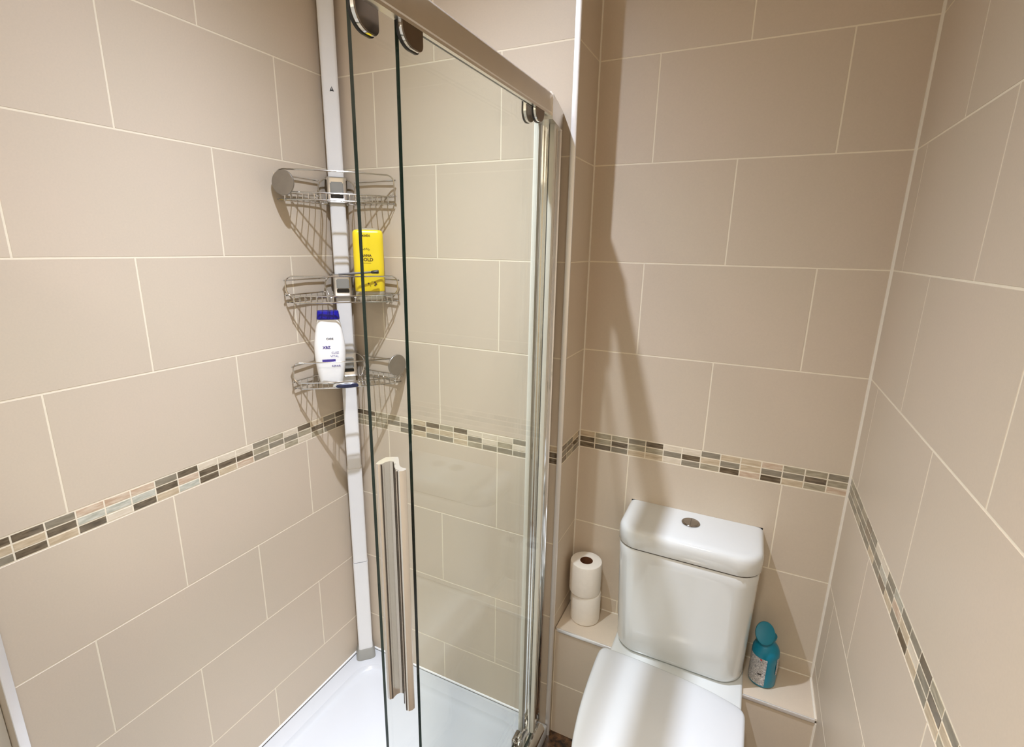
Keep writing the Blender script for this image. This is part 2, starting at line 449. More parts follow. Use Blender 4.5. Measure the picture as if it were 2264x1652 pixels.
# corner sealant beads and the bright metal tile trims
def bead(name, x, y, z0, z1, r=0.0042, mat=M_SIL):
    mb = MB(); mb.tube([(x, y, z0), (x, y, (z0 + z1) / 2), (x, y, z1)], r, mat, 8); return struct(mb.build(name))
bead('trim_1', W, NC, 0.398, CEIL, 0.0050)
bead('trim_2', BX, NC, 0.398, CEIL, 0.0034)
bead('trim_3', 0.0, 0.0, 0.043, CEIL, 0.0022)
bead('trim_4', W, 0.02, 0.0, 0.388, 0.0042)
mb = MB()   # L-shaped metal trim on the corner of the shower wall
prof = [(BX - 0.0105, -0.0006), (BX - 0.0105, -0.0024), (BX - 0.001, -0.0026), (BX + 0.0022, -0.0012), (BX + 0.0028, 0.002), (BX + 0.0022, 0.0045), (BX + 0.0003, 0.0045), (BX, -0.0004)]
mb.rings([[(x, y, z) for x, y in prof] for z in (0.0, CEIL)], M_TRIM, smooth=False)
struct(mb.build('trim_5'))
mb = MB()
prof = [(0.0006, -0.928), (0.003, -0.928), (0.0034, -0.9385), (0.0022, -0.9425), (-0.003, -0.9425), (-0.003, -0.9396), (0.0004, -0.9396)]
mb.rings([[(x, y, z) for x, y in prof] for z in (0.0, CEIL)], M_TRIM, smooth=False)
struct(mb.build('trim_6'))
# sealant along the tray
mb = MB()
mb.tube([(0.0, 0.0, 0.0445), (0.0, -0.5, 0.0445), (0.0, -0.935, 0.0445)], 0.0042, M_WSIL, 8)
mb.tube([(0.0, 0.0, 0.0445), (0.4, 0.0, 0.0445), (0.70, 0.0, 0.0445)], 0.0042, M_WSIL, 8)
struct(mb.build('trim_7'))

# ------------------------------------------------------------------ tiled shelf behind the toilet
sh = thing('tiled_shelf', 'beige tiled ledge with metal front edge running behind the toilet', 'shelf', (1.11, 0.09, 0.389))
mb = MB(); mb.box((BX + 0.002, 0.021, 0.3895), (W - 0.004, NC - 0.002, 0.398), M_TILE, 0.0006); mb.build('shelf_top', sh)
mb = MB(); mb.box((BX + 0.006, 0.0165, 0.3885), (W - 0.004, 0.0208, 0.3984), M_TRIM, 0.0005); mb.build('edge_trim', sh)
mb = MB(); mb.tube([(BX + 0.004, NC - 0.001, 0.3985), (1.1, NC - 0.001, 0.3985), (W - 0.003, NC - 0.001, 0.3985)], 0.002, M_SIL, 8)
mb.tube([(W - 0.0025, NC - 0.004, 0.3985), (W - 0.0025, 0.09, 0.3985), (W - 0.0025, 0.018, 0.3985)], 0.0035, M_SIL, 8); mb.build('sealant', sh)

# ------------------------------------------------------------------ shower tray
tr = thing('shower_tray', 'low white acrylic shower tray filling the left corner', 'shower tray', (0.38, -0.6, 0.0))
mb = MB()
n = 10
out = rrect(0.004, -1.225, 0.757, -0.003, 0.006, n)
inn = rrect(0.060, -1.16, 0.696, -0.055, 0.075, n)
def ring(P, z): return [(x, y, z) for x, y in P]
R = [ring(out, 0.001), ring(out, 0.0385), ring(inset(out, 0.0015), 0.0418), ring(inset(out, 0.004), 0.043),
     ring(inset(inn, -0.006), 0.043), ring(inset(inn, -0.002), 0.0424), ring(inn, 0.040), ring(inset(inn, 0.006), 0.034), ring(inset(inn, 0.014), 0.0295), ring(inset(inn, 0.03), 0.0272),
     ring(inset(inn, 0.055), 0.0262)]
mb.rings(R, M_TRAY)
mb.build('tray_body', tr)
mb = MB(); mb.lathe([(0.0, 0.0262), (0.045, 0.0262), (0.045, 0.0285), (0.038, 0.031), (0.0, 0.0315)], M_CHROME, (0.38, -1.02, 0)); mb.build('drain_cover', tr)

# ------------------------------------------------------------------ shower door
sd = thing('shower_screen', 'sliding glass shower door with chrome frame, partly slid open', 'shower door', (0.727, -0.6, 0.043))
RZ0, RZ1 = 1.817, 1.859
XO = 0.748
# top rail
mb = MB()
prof = [(XO, RZ0 + 0.002), (XO, RZ0 + 0.037), (XO - 0.004, RZ1), (0.732, RZ1), (0.728, RZ1 - 0.004), (0.728, RZ0), (0.740, RZ0), (0.740, RZ0 - 0.004), (XO - 0.0015, RZ0 - 0.004), (XO - 0.0015, RZ0 + 0.0005)]
mb.rings([[(x, y, z) for x, z in prof] for y in (-1.225, -0.118)], M_ALU, smooth=False)
mb.build('top_rail', sd)
# end bracket at the wall
mb = MB()
R = []
for t in [i / 6 for i in range(7)]:
    y = -0.124 + t * 0.122
    top = 1.861 - 0.004 * t - 0.004 * t ** 3
    xo = 0.7505 - 0.0215 * t
    R.append([(0.708, y, 1.806), (xo, y, 1.806), (xo, y, top - 0.006), (xo - 0.005, y, top), (0.712, y, top), (0.708, y, top - 0.004)])
mb.rings(R, M_ALU)
mb.build('end_bracket', sd)
# wall channel: several ribs
mb = MB()
def vprism(mb, poly, z0, z1, mat, smooth=False):
    mb.rings([[(x, y, z) for x, y in poly] for z in (z0, z1)], mat, smooth=smooth)
vprism(mb, [(0.703, -0.001), (0.703, -0.038), (0.706, -0.041), (0.7095, -0.041), (0.7095, -0.036), (0.713, -0.036), (0.713, -0.042), (0.722, -0.045), (0.727, -0.041), (0.7295, -0.034),
            (0.7270, -0.030), (0.7270, -0.012), (0.7300, -0.010), (0.7300, -0.001)], 0.060, 1.838, M_CHROME)
mb.build('wall_channel', sd)
mb = MB()
vprism(mb, [(0.7060, -0.0425), (0.7060, -0.076), (0.7085, -0.0785), (0.7125, -0.0785), (0.7125, -0.074), (0.7170, -0.074), (0.7200, -0.080), (0.7245, -0.079), (0.7255, -0.070), (0.7225, -0.0655), (0.7225, -0.0465)],
       0.070, 1.815, M_CHROME)
mb.build('magnet_profile', sd)
# bottom track
mb = MB()
prof = [(0.698, 0.044), (0.698, 0.058), (0.702, 0.060), (0.7035, 0.060), (0.7035, 0.049), (0.7165, 0.049), (0.7165, 0.064), (0.7195, 0.066), (0.7270, 0.066), (0.7290, 0.063), (0.7290, 0.052), (0.7315, 0.052),
        (0.7315, 0.060), (0.7345, 0.0655), (0.7410, 0.068), (0.7480, 0.0655), (0.7515, 0.060), (0.7530, 0.058), (0.7560, 0.054), (0.7562, 0.044)]
mb.rings([[(x, y, z) for x, z in prof] for y in (-1.225, -0.028)], M_TRACK, smooth=False)
mb.build('bottom_track', sd)
# bottom guide blocks
def guide(y):
    mb = MB(); mb.box((0.690, y - 0.020, 0.050), (0.7025, y + 0.020, 0.088), M_DCHROME, 0.004)
    mb.box((0.7030, y - 0.009, 0.062), (0.7130, y + 0.012, 0.092), M_CHROME, 0.004); return mb.build('door_guide', sd)
guide(-0.115)

def pane(name, x0, x1, y0, y1, z0, z1):
    mb = MB()
    g, e = M_GLASS, M_GEDGE
    mb.face([(x1, y0, z0), (x1, y1, z0), (x1, y1, z1), (x1, y0, z1)], g)
    mb.face([(x0, y1, z0), (x0, y0, z0), (x0, y0, z1), (x0, y1, z1)], g)
    mb.face([(x0, y0, z0), (x1, y0, z0), (x1, y0, z1), (x0, y0, z1)], e)
    mb.face([(x1, y1, z0), (x0, y1, z0), (x0, y1, z1), (x1, y1, z1)], M_SEAL)
    mb.face([(x0, y0, z1), (x1, y0, z1), (x1, y1, z1), (x0, y1, z1)], e)
    mb.face([(x0, y1, z0), (x1, y1, z0), (x1, y0, z0), (x0, y0, z0)], e)
    return mb
p1 = pane('g', 0.6945, 0.7005, -0.6815, -0.088, 0.0700, 1.8440).build('glass_panel', sd)
p2 = pane('g', 0.7300, 0.7360, -0.6335, -0.0805, 0.0780, 1.8165).build('glass_panel', sd)
pane('g', 0.03, 0.722, -1.217, -1.211, 0.0700, 1.8250).build('end_panel', sd)
mb = MB(); mb.box((0.722, -1.2245, 0.062), (0.750, -1.2, 1.8165), M_CHROME, 0.003); mb.build('corner_post', sd)
mb = MB(); mb.box((0.001, -1.2245, 0.044), (0.03, -1.204, 1.86), M_CHROME, 0.003); mb.build('wall_channel', sd)
# light plastic seals on the far edge of each pane
mb = MB(); vprism(mb, [(0.6915, -0.0875), (0.6915, -0.072), (0.6975, -0.0655), (0.7035, -0.072), (0.7035, -0.0875)], 0.072, 1.81, M_SEAL, True); mb.build('edge_seal', p1)
mb = MB(); vprism(mb, [(0.7275, -0.0800), (0.7275, -0.068), (0.7325, -0.062), (0.7385, -0.068), (0.7385, -0.0800)], 0.080, 1.81, M_SEAL, True); mb.build('edge_seal', p2)
# rollers: flat D-shaped hanger plates
def roller(p, x0, x1, yc, r, zb, zt, R1, R2):
    """flat cover plate, lower corners rounded by R1 (near side) and R2 (far side)"""
    H = math.pi / 2
    def outline(g):
        a, b_ = yc - r - g, yc + r + g
        P = [(a, zt)] + arc(a + R1, zb - g + R1, R1, 2 * H, 3 * H, 12) + arc(b_ - R2, zb - g + R2, R2, 3 * H, 4 * H, 12) + [(b_, zt)]
        return P
    mb = MB(); P = outline(0.0)
    mb.rings([[(x1 - 0.0018, y, z) for y, z in P], [(x1, y, z) for y, z in P]], M_FACE, smooth=False)
    if zt > 1.83: mb.box((x1 - 0.003, yc - 0.006, zt - 0.014), (0.7285, yc + 0.006, zt - 0.002), M_DCHROME)
    h = mb.build('roller_hanger', p)
    mb = MB(); P = outline(0.0006)
    mb.rings([[(x0 + 0.0018, y, z) for y, z in P], [(x1 - 0.0019, y, z) for y, z in P]], M_CHROME, smooth=False); mb.build('hanger_side', p)
    mb = MB(); P = outline(0.0018)
    mb.rings([[(x0 - 0.0014, y, z) for y, z in P], [(x0 + 0.0017, y, z) for y, z in P]], M_BLACK, smooth=False); mb.build('hanger_rim', p)
roller(p1, 0.7030, 0.7130, -0.6650, 0.0215, 1.7950, 1.856, 0.026, 0.009)
roller(p2, 0.7385, 0.7470, -0.6170, 0.0220, 1.7865, 1.8128, 0.024, 0.009)
roller(p1, 0.7030, 0.7130, -0.1560, 0.0215, 1.7960, 1.856, 0.021, 0.021)
roller(p2, 0.7385, 0.7470, -0.1840, 0.0215, 1.7885, 1.8128, 0.021, 0.021)
# handle: long chrome pull with a wavy section
mb = MB()
poly = [(0.7012, -0.6560), (0.7090, -0.6500), (0.7177, -0.6456), (0.7240, -0.6520), (0.7370, -0.6675), (0.7420, -0.6720), (0.7490, -0.6745), (0.7545, -0.6735), (0.7570, -0.6770), (0.7560, -0.6820), (0.7520, -0.6865),
        (0.7490, -0.6868), (0.7496, -0.6840), (0.7484, -0.6838), (0.7474, -0.6868),
        (0.7440, -0.6850), (0.7458, -0.6826), (0.7446, -0.6814), (0.7428, -0.6836), (0.7390, -0.6800), (0.7330, -0.6735), (0.7300, -0.6708), (0.7318, -0.6684), (0.7304, -0.6672), (0.7286, -0.6694),
        (0.7218, -0.6620), (0.7160, -0.6640), (0.7130, -0.6700), (0.7125, -0.6790), (0.7090, -0.6830), (0.7035, -0.6815), (0.7014, -0.6720)]
vprism(mb, poly, 0.775, 1.213, M_HANDLE)
hd = mb.build('pull_handle', sd)
for (gx, gy, nx, ny) in ((0.7127, -0.6790, 0.25, -0.97), (0.7218, -0.6625, 0.3, -0.95), (0.7370, -0.6778, -0.5, -0.87), (0.7482, -0.6868, 0.1, -1.0)):  # dark strips stand in for the shade lines between the handle's ribs
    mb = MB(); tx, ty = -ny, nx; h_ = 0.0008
    vprism(mb, [(gx - tx * h_, gy - ty * h_), (gx + tx * h_, gy + ty * h_), (gx + tx * h_ + nx * 0.0009, gy + ty * h_ + ny * 0.0009), (gx - tx * h_ + nx * 0.0009, gy - ty * h_ + ny * 0.0009)], 0.776, 1.212, M_GAP_AND_SHADE)
    mb.build('shade_line', hd)

# ------------------------------------------------------------------ corner caddy
D2 = math.sqrt(0.5)
def SD(s, d, z):
    """s along the diagonal (+X+Y), d out of the corner = (X-Y)"""
    return (s * D2 + d / 2, s * D2 - d / 2, z)
cad = thing('corner_caddy', 'white pole corner caddy with three chrome wire baskets in the shower corner', 'shower caddy', SD(0, 0.07, 0.043))
def ovalpole(mb, z0, z1, sw, d0, d1, mat, off=0.0):
    P = rrect(-sw, d0, sw, d1, min(0.008, sw * 0.4), 5)
    P = [SD(x + off, y, 0)[:2] for x, y in P]
    mb.rings([[(x, y, z0) for x, y in P], [(x, y, z1) for x, y in P]], mat)
mb = MB(); ovalpole(mb, 0.441, 0.8, 0.0242, 0.045, 0.092, M_POLE); ovalpole(mb, 0.4388, 0.4412, 0.0236, 0.046, 0.0912, M_GAP_AND_SHADE); ovalpole(mb, 0.074, 0.439, 0.0250, 0.044, 0.0928, M_POLE); mb.build('pole_lower', cad)
mb = MB(); ovalpole(mb, 0.8, CEIL - 0.002, 0.0222, 0.046, 0.090, M_POLE)
mb.build('pole_upper', cad)
mb = MB()
c0 = Vector(SD(0.0035, 0.0905, 1.957))
def sdp(s, dz): return c0 + Vector((s * D2, s * D2, dz))
for tri in ([(-0.006, -0.006), (0, 0.008), (-0.001, -0.002)], [(0.006, -0.006), (0.001, -0.002), (0, 0.008)], [(-0.006, -0.006), (0.0, -0.001), (0.006, -0.006), (0.0, -0.0045)]):
    mb.face([sdp(a, b) for a, b in tri], M_BLACK)
mb.build('arrow_mark', cad)
mb = MB()
P0 = [SD(x, y, 0)[:2] for x, y in rrect(-0.027, 0.040, 0.027, 0.096, 0.008, 5)]
P1 = [SD(x, y, 0)[:2] for x, y in rrect(-0.035, 0.030, 0.033, 0.121, 0.018, 5)]
mb.rings([[(x, y, 0.0432) for x, y in P1], [(x, y, 0.0475) for x, y in P1], [(x, y, 0.0735) for x, y in P0]], M_GREYP)
mb.build('foot', cad)

def basket(zt, zb, disc=None):
    S = 0.153; rw = 0.0018
    def front(s, z, dd=0.0):       # front curve: ends on the walls, belly outward
        t = abs(s) / S
        return SD(s, 0.278 - 0.028 * t * t - dd, z)
    mb = MB()
    # front loop (stadium standing in the curved front)
    rr = 0.020; pts = []
    def cornerarc(sc, z, a0, a1):
        for i in range(1, 8):
            a = a0 + (a1 - a0) * i / 8; pts.append((sc + rr * math.cos(a), z + rr * math.sin(a)))
    H = math.pi / 2
    for i in range(25): pts.append((-S + rr + (2 * S - 2 * rr) * i / 24, zt))
    cornerarc(S - rr, zt - rr, H, 0); cornerarc(S - rr, zb + 0.018 + rr, 0, -H)
    for i in range(25): pts.append((S - rr - (2 * S - 2 * rr) * i / 24, zb + 0.018))
    cornerarc(-S + rr, zb + 0.018 + rr, -H, -2 * H); cornerarc(-S + rr, zt - rr, 2 * H, H)
    mb.tube([front(s, z) for s, z in pts], rw * 1.15, M_WIRE, 8, closed=True)
    # floor frame: front bar, then back along both walls
    fl = [front(-S + 0.02 + (2 * S - 0.04) * i / 24, zb, 0.004) for i in range(25)]
    fl += [(0.226, -0.010, zb), (0.14, -0.008, zb), (0.075, -0.010, zb), (0.050, -0.020, zb)]
    fl += [(0.020, -0.050, zb), (0.010, -0.075, zb), (0.008, -0.14, zb), (0.010, -0.226, zb)]
    mb.tube(fl, rw * 1.15, M_WIRE, 8, closed=True)
    for sgn in (1, -1):
        for z in (zt - 0.012, zb + 0.020):       # back rails along the walls
            q = [(0.236, -0.016), (0.225, -0.010), (0.15, -0.008), (0.080, -0.009)]
            if sgn < 0: q = [(-y, -x) for x, y in q]
            mb.tube([(x, y, z) for x, y in q], rw * 1.2, M_WIRE, 8)
        e = [front(sgn * (S - 0.0005), zt - 0.022), (0.2375, -0.016, zt - 0.012)]
        # curved wire beside the clamp, running from the pole to the front bar
        a = [SD(sgn * 0.022, 0.070, zt - 0.004), SD(sgn * 0.034, 0.082, zt - 0.007), SD(sgn * 0.047, 0.092, zt - 0.018), SD(sgn * 0.051, 0.098, zt - 0.034), SD(sgn * 0.046, 0.105, zb + 0.022), SD(sgn * 0.040, 0.125, zb + 0.004), SD(sgn * 0.040, 0.19, zb), SD(sgn * 0.040, 0.270, zb)]
        mb.tube(catmull(a, 4, False), rw, M_WIRE, 8)
    # floor wires, running outward with a slight sag
    for i in range(-9, 10):
        s = i * 0.0150 + 0.0
        if abs(s) < 0.02: continue
        bk = 2 * (abs(s) * D2) + 0.014      # d at the wall
        m1 = bk + (0.27 - bk) * 0.35; m2 = bk + (0.27 - bk) * 0.7
        P = [SD(s, bk + 0.002, zb + 0.019), SD(s, bk + 0.006, zb + 0.004), SD(s, m1, zb - 0.004), SD(s, m2, zb - 0.005), front(s, zb - 0.0005, 0.004), front(s, zb + 0.018, 0.0)]
        mb.tube(catmull(P, 3, False), 0.00125, M_WIRE, 6)
    b = mb.build('wire_basket', cad)
    # clamp on the pole
    mb = MB()
    Pc = [SD(x, y, 0)[:2] for x, y in rrect(-0.027, 0.040, 0.027, 0.099, 0.010, 5)]
    def rg(P, z): return [(x, y, z) for x, y in P]
    zc1 = zt - 0.004; zc0 = zb + 0.004
    mb.rings([rg(inset(Pc, 0.004), zc1 + 0.004), rg(inset(Pc, 0.001), zc1 + 0.002), rg(Pc, zc1 - 0.002), rg(Pc, zc0 + 0.004), rg(inset(Pc, 0.003), zc0)], M_ALU)
    mb.build('clamp', b)
    def dbox(s0, s1, d0, d1, z0, z1, mat, bev):
        mb = MB()
        P = [SD(s0, d0, 0), SD(s1, d0, 0), SD(s1, d1, 0), SD(s0, d1, 0)]
        vs = [mb.bm.verts.new((p[0], p[1], z)) for z in (z0, z1) for p in P]
        fs = []
        for q in ((0, 1, 2, 3), (7, 6, 5, 4), (0, 4, 5, 1), (1, 5, 6, 2), (2, 6, 7, 3), (3, 7, 4, 0)):
            f = mb.bm.faces.new([vs[i] for i in q]); f.material_index = mb.mi(mat); fs.append(f)
        es = list({e for f in fs for e in f.edges})
        r = bmesh.ops.bevel(mb.bm, geom=es, offset=bev, segments=2, affect='EDGES')
        for f in r['faces']: f.material_index = mb.mi(mat)
        return mb
    dbox(-0.0185, 0.0185, 0.094, 0.110, zb + 0.028, zt - 0.014, M_GREYP, 0.003).build('release_button', b)
    dbox(-0.0180, 0.0180, 0.094, 0.102, zb + 0.017, zb + 0.0275, M_BLACK, 0.001).build('clamp_slot', b)
    if disc:
        cx, cy, cz, nx, ny, r = disc
        nv = Vector((nx, ny, 0)).normalized(); q = Vector((0, 0, 1)).rotation_difference(nv).to_matrix().to_4x4()
        mb = MB(); mb.lathe([(0.0001, -0.0022), (r - 0.001, -0.0022), (r, -0.001), (r, 0.001), (r - 0.001, 0.0022), (0.0001, 0.0022)], M_DISC, (cx, cy, cz), 40, M=q)
        mb.build('end_disc', b)
    return b
basket(1.724, 1.649, (0.0415, -0.2320, 1.6885, 0.28, -1.0, 0.0318))
basket(1.446, 1.373)
basket(1.2, 1.122, (0.2385, -0.0410, 1.1815, 1.0, -0.25, 0.0325))

# ------------------------------------------------------------------ bottles in the caddy
def frame2d(centre, ang):
    """local frame: x right, y back (away from viewer), z up; ang rotates about z"""
    return Matrix.Translation(Vector(centre)) @ Matrix.Rotation(ang, 4, 'Z')
def text_part(name, body, size, M, mat, parent, bold=0.0):
    cu = bpy.data.curves.new(name, 'FONT'); cu.body = body; cu.size = size; cu.align_x = 'CENTER'; cu.align_y = 'CENTER'; cu.offset = bold
    cu.extrude = 0.0001; cu.resolution_u = 2
    t = bpy.data.objects.new(name, cu); C.objects.link(t)
    dg = bpy.context.evaluated_depsgraph_get(); dg.update()
    me = bpy.data.meshes.new_from_object(t.evaluated_get(dg)); bpy.data.objects.remove(t); bpy.data.curves.remove(cu)
    me.materials.clear(); me.materials.append(mat)
    me.transform(M)
    o = bpy.data.objects.new(name, me); C.objects.link(o); o.parent = parent
    me.transform(Matrix.Translation(-world_loc(parent)))
    return o
# yellow shower gel
YB = 1.376
ya = math.radians(41)
F = frame2d((0.1640, -0.0580, YB), ya)
yb = thing('shower_gel_bottle', 'yellow shower gel bottle with clear base on the middle caddy basket', 'bottle', (0.1640, -0.0580, YB))
def rr2(wd, dp, r): return rrect(-wd / 2, -dp / 2, wd / 2, dp / 2, r, 6)
def xf(P, z, M=F): return [M @ Vector((x, y, z)) for x, y in P]
mb = MB()
secs = [(0.026, 0.082, 0.041), (0.029, 0.084, 0.043), (0.10, 0.085, 0.044), (0.17, 0.085, 0.044), (0.190, 0.084, 0.043), (0.196, 0.080, 0.039), (0.1995, 0.070, 0.030)]
mb.rings([xf(rr2(a, b, min(a, b) * 0.34), z) for z, a, b in secs], M_YEL); mb.build('bottle_body', yb)
mb = MB()
secs = [(0.001, 0.078, 0.038), (0.004, 0.082, 0.041), (0.0255, 0.082, 0.041)]
mb.rings([xf(rr2(a, b, min(a, b) * 0.34), z) for z, a, b in secs], M_CLEAR); mb.build('base_cap', yb)
mb = MB(); secs = [(0.1997, 0.060, 0.026), (0.203, 0.058, 0.024), (0.2045, 0.050, 0.018)]
mb.rings([xf(rr2(a, b, min(a, b) * 0.4), z) for z, a, b in secs], M_CLEAR); mb.build('top_rim', yb)
def YM(x, z): return F @ Matrix.Translation((x, -0.0224, z)) @ Matrix.Rotation(math.pi / 2, 4, 'X')
text_part('printed_text', 'Exotic', 0.0115, YM(-0.008, 0.184), M_INK, yb, 0.0002)
text_part('printed_text', 'ANNA', 0.0095, YM(-0.006, 0.128), M_INK, yb, 0.0004)
text_part('printed_text', 'GOLD', 0.0130, YM(-0.006, 0.1165), M_INK, yb, 0.0005)
mb = MB()
for i in range(5):
    a0 = math.pi * (0.1 + 0.16 * i); a1 = a0 + 0.3
    P = [(0.0115 * math.cos(a), 0.0085 * math.sin(a)) for a in (a0, a1)] + [(0.006 * math.cos(a), 0.0035 * math.sin(a)) for a in (a1, a0)]
    mb.face([YM(-0.006, 0.141) @ Vector((x, y, 0)) for x, y in P], M_INK2)
mb.build('printed_emblem', yb); mb = MB()
mb.face([YM(-0.006, 0.107) @ Vector(p) for p in ((-0.012, -0.0005, 0), (0.012, -0.0005, 0), (0.012, 0.0005, 0), (-0.012, 0.0005, 0))], M_INK2)
mb.build('printed_rule', yb); mb = MB()
for (x, y, r) in ((-0.012, 0.0, 0.0028), (0.006, 0.003, 0.0026), (0.009, -0.002, 0.0032), (-0.002, 0.006, 0.0014), (0.006, -0.005, 0.0026), (-0.007, -0.007, 0.0016)):
    mb.face([YM(0.008, 0.049) @ Vector((x + r * math.cos(a), y + r * math.sin(a), 0)) for a in [2 * math.pi * k / 10 for k in range(10)]], M_INK if r > 0.002 else M_INK2)
mb.build('printed_dots', yb)

# grey stick with a black end lying in the middle basket
mb = MB()
A = Vector(SD(-0.012, 0.295, 1.4525)); B = Vector((0.205, -0.098, 1.459))
mb.tube([A, A.lerp(B, 0.5), B], 0.0031, M_STICK, 10)
rz = thing('razor', 'thin grey razor handle with black end in front of the yellow bottle', 'razor', tuple(A))
mb.build('razor_handle', rz)
mb = MB(); d = (B - A).normalized()
mb.tube([B, B + d * 0.004, B + d * 0.018, B + d * 0.021], [0.0035, 0.0044, 0.0056, 0.0046], M_BLACK, 12); mb.build('razor_grip', rz)

# white shampoo bottle
F2 = frame2d((0.0655, -0.1365, 1.1255), math.radians(45)) @ Matrix.Rotation(math.radians(0.6), 4, 'Y')
wb = thing('shampoo_bottle', 'white shampoo bottle with dark blue cap on the lowest caddy basket', 'bottle', (0.0655, -0.1365, 1.1255))
mb = MB()
secs = [(0.0, 0.058, 0.030), (0.003, 0.064, 0.034), (0.012, 0.069, 0.037), (0.05, 0.081, 0.042), (0.085, 0.087, 0.044), (0.115, 0.087, 0.043), (0.145, 0.080, 0.041), (0.175, 0.070, 0.038), (0.1945, 0.062, 0.036)]
cs = catmull([(z, a, b) for z, a, b in secs], 3, False)
mb.rings([xf(rr2(a, b, min(a, b) * 0.42), z, F2) for z, a, b in cs], M_WHITEP); mb.build('bottle_body', wb)
mb = MB(); secs = [(0.195, 0.063, 0.037), (0.197, 0.064, 0.038), (0.216, 0.060, 0.036), (0.219, 0.058, 0.034)]
mb.rings([xf(rr2(a, b, min(a, b) * 0.36), z, F2) for z, a, b in secs], M_NAVY); mb.build('bottle_cap', wb)
def WM(x, z, y=-0.0222, t=0.0): return F2 @ Matrix.Translation((x, y, z)) @ Matrix.Rotation(math.pi / 2 + t, 4, 'X')
text_part('printed_text', 'CARE', 0.008, WM(0.001, 0.1385, -0.0215), M_DKNAVY, wb, 0.0001)
text_part('printed_text', 'XBZ', 0.011, WM(-0.009, 0.113), M_PURP, wb, 0.0003)
text_part('printed_text', 'CLEZ', 0.009, WM(0.014, 0.0965), M_PURP, wb, 0.0)
text_part('printed_text', 'VITAL', 0.009, WM(0.012, 0.086), M_PURP, wb, 0.0)
text_part('printed_text', 'REPAIR', 0.008, WM(0.015, 0.0565, -0.0218), M_PURP, wb, 0.0)
mb = MB(); mb.face([WM(-0.004, 0.073) @ Vector(p) for p in ((-0.019, -0.0045, 0), (0.018, -0.0045, 0), (0.018, 0.0045, 0), (-0.019, 0.0045, 0))], M_PURP); mb.build('printed_bar', wb)

# dark razor head leaning on the front bar of the lowest basket
rz2 = thing('razor', 'chrome and navy razor lying along the front bar of the lowest caddy basket', 'razor', SD(-0.005, 0.292, 1.133))
mb = MB()
P = [(-0.040, 0.0), (-0.032, 0.006), (-0.01, 0.0085), (0.025, 0.009), (0.036, 0.0065), (0.040, 0.0), (0.034, -0.006), (0.0, -0.0075), (-0.03, -0.005)]
P = catmull(P, 3)
def RG(sc, d): return [SD(-0.008 + x * sc, 0.2825 + d, 1.131 + y * sc) for x, y in P]
mb.rings([RG(0.86, 0.0), RG(1.0, 0.003), RG(1.0, 0.013), RG(0.86, 0.016)], M_CHROME); mb.build('razor_frame', rz2)
mb = MB(); mb.rings([RG(0.80, 0.0162), RG(0.80, 0.020), RG(0.6, 0.0225)], M_DKNAVY); mb.build('razor_head', rz2)

# ------------------------------------------------------------------ toilet
wc = thing('toilet', 'white close-coupled toilet with lid closed in the tiled niche', 'toilet', (1.11, -0.18, 0.0))
# cistern
def dsh(x0, x1, yb_, yf, rf, belly, rb=0.012, n=8):
    P = rrect(x0, yf, x1, yb_, (rf, rb, rb, rf), n)
    out = []
    for x, y in P:
        if y < (yf + rf * 0.999):
            t = (x - (x0 + x1) / 2) / ((x1 - x0) / 2); y -= belly * (1 - t * t)
        out.append((x, y))
    return out
mb = MB()
R = []
for z, i_ in ((0.4145, 0.016), (0.4185, 0.007), (0.425, 0.002), (0.436, 0.0)):
    R.append(ring(inset(dsh(0.9415, 1.2850, 0.1600, 0.0075, 0.060, 0.006), i_), z))
for z in (0.50, 0.58, 0.66, 0.72, 0.752):
    t = (z - 0.436) / 0.32
    R.append(ring(dsh(0.9415 - 0.010 * t, 1.2850 + 0.0035 * t, 0.1600, 0.0075 - 0.014 * t, 0.060 - 0.006 * t, 0.006), z))
R.append(ring(inset(dsh(0.9315, 1.2885, 0.1600, -0.0065, 0.054, 0.006), 0.003), 0.7565))
mb.rings(R, M_CERAMIC)
cis = mb.build('cistern', wc)
mb = MB()
L = dsh(0.9285, 1.2925, 0.1630, -0.0095, 0.058, 0.006, 0.005)
R = [ring(inset(L, 0.008), 0.7588), ring(inset(L, 0.0008), 0.7590), ring(L, 0.7600), ring(inset(L, 0.0004), 0.790), ring(inset(L, 0.0015), 0.798), ring(inset(L, 0.0045), 0.8045), ring(inset(L, 0.009), 0.8082),
     ring(inset(L, 0.015), 0.8098), ring(inset(L, 0.024), 0.8104)]
R = [[(x, 0.1636 if y > 0.130 and k_ > 1 else y, z) for x, y, z in r] for k_, r in enumerate(R)]     # back edge runs square to the wall
mb.rings(R, M_CERAMIC)
lid = mb.build('cistern_lid', wc)
mb = MB(); mb.rings([ring(inset(L, 0.0028), 0.7555), ring(inset(L, 0.0028), 0.7592)], M_GAP_AND_SHADE); mb.build('lid_gap', wc)
mb = MB()
mb.lathe([(0.0001, 0.8100), (0.0235, 0.8100), (0.0240, 0.8125), (0.0225, 0.8140), (0.0205, 0.8136), (0.0195, 0.8132), (0.019, 0.8140), (0.012, 0.8152), (0.0001, 0.8158)], M_DCHROME, (1.1088, 0.1005, 0.0), 48)
mb.box((1.1083, 0.0815, 0.8142), (1.1093, 0.1195, 0.81585), M_GAP_AND_SHADE)
btn = mb.build('flush_button', lid)
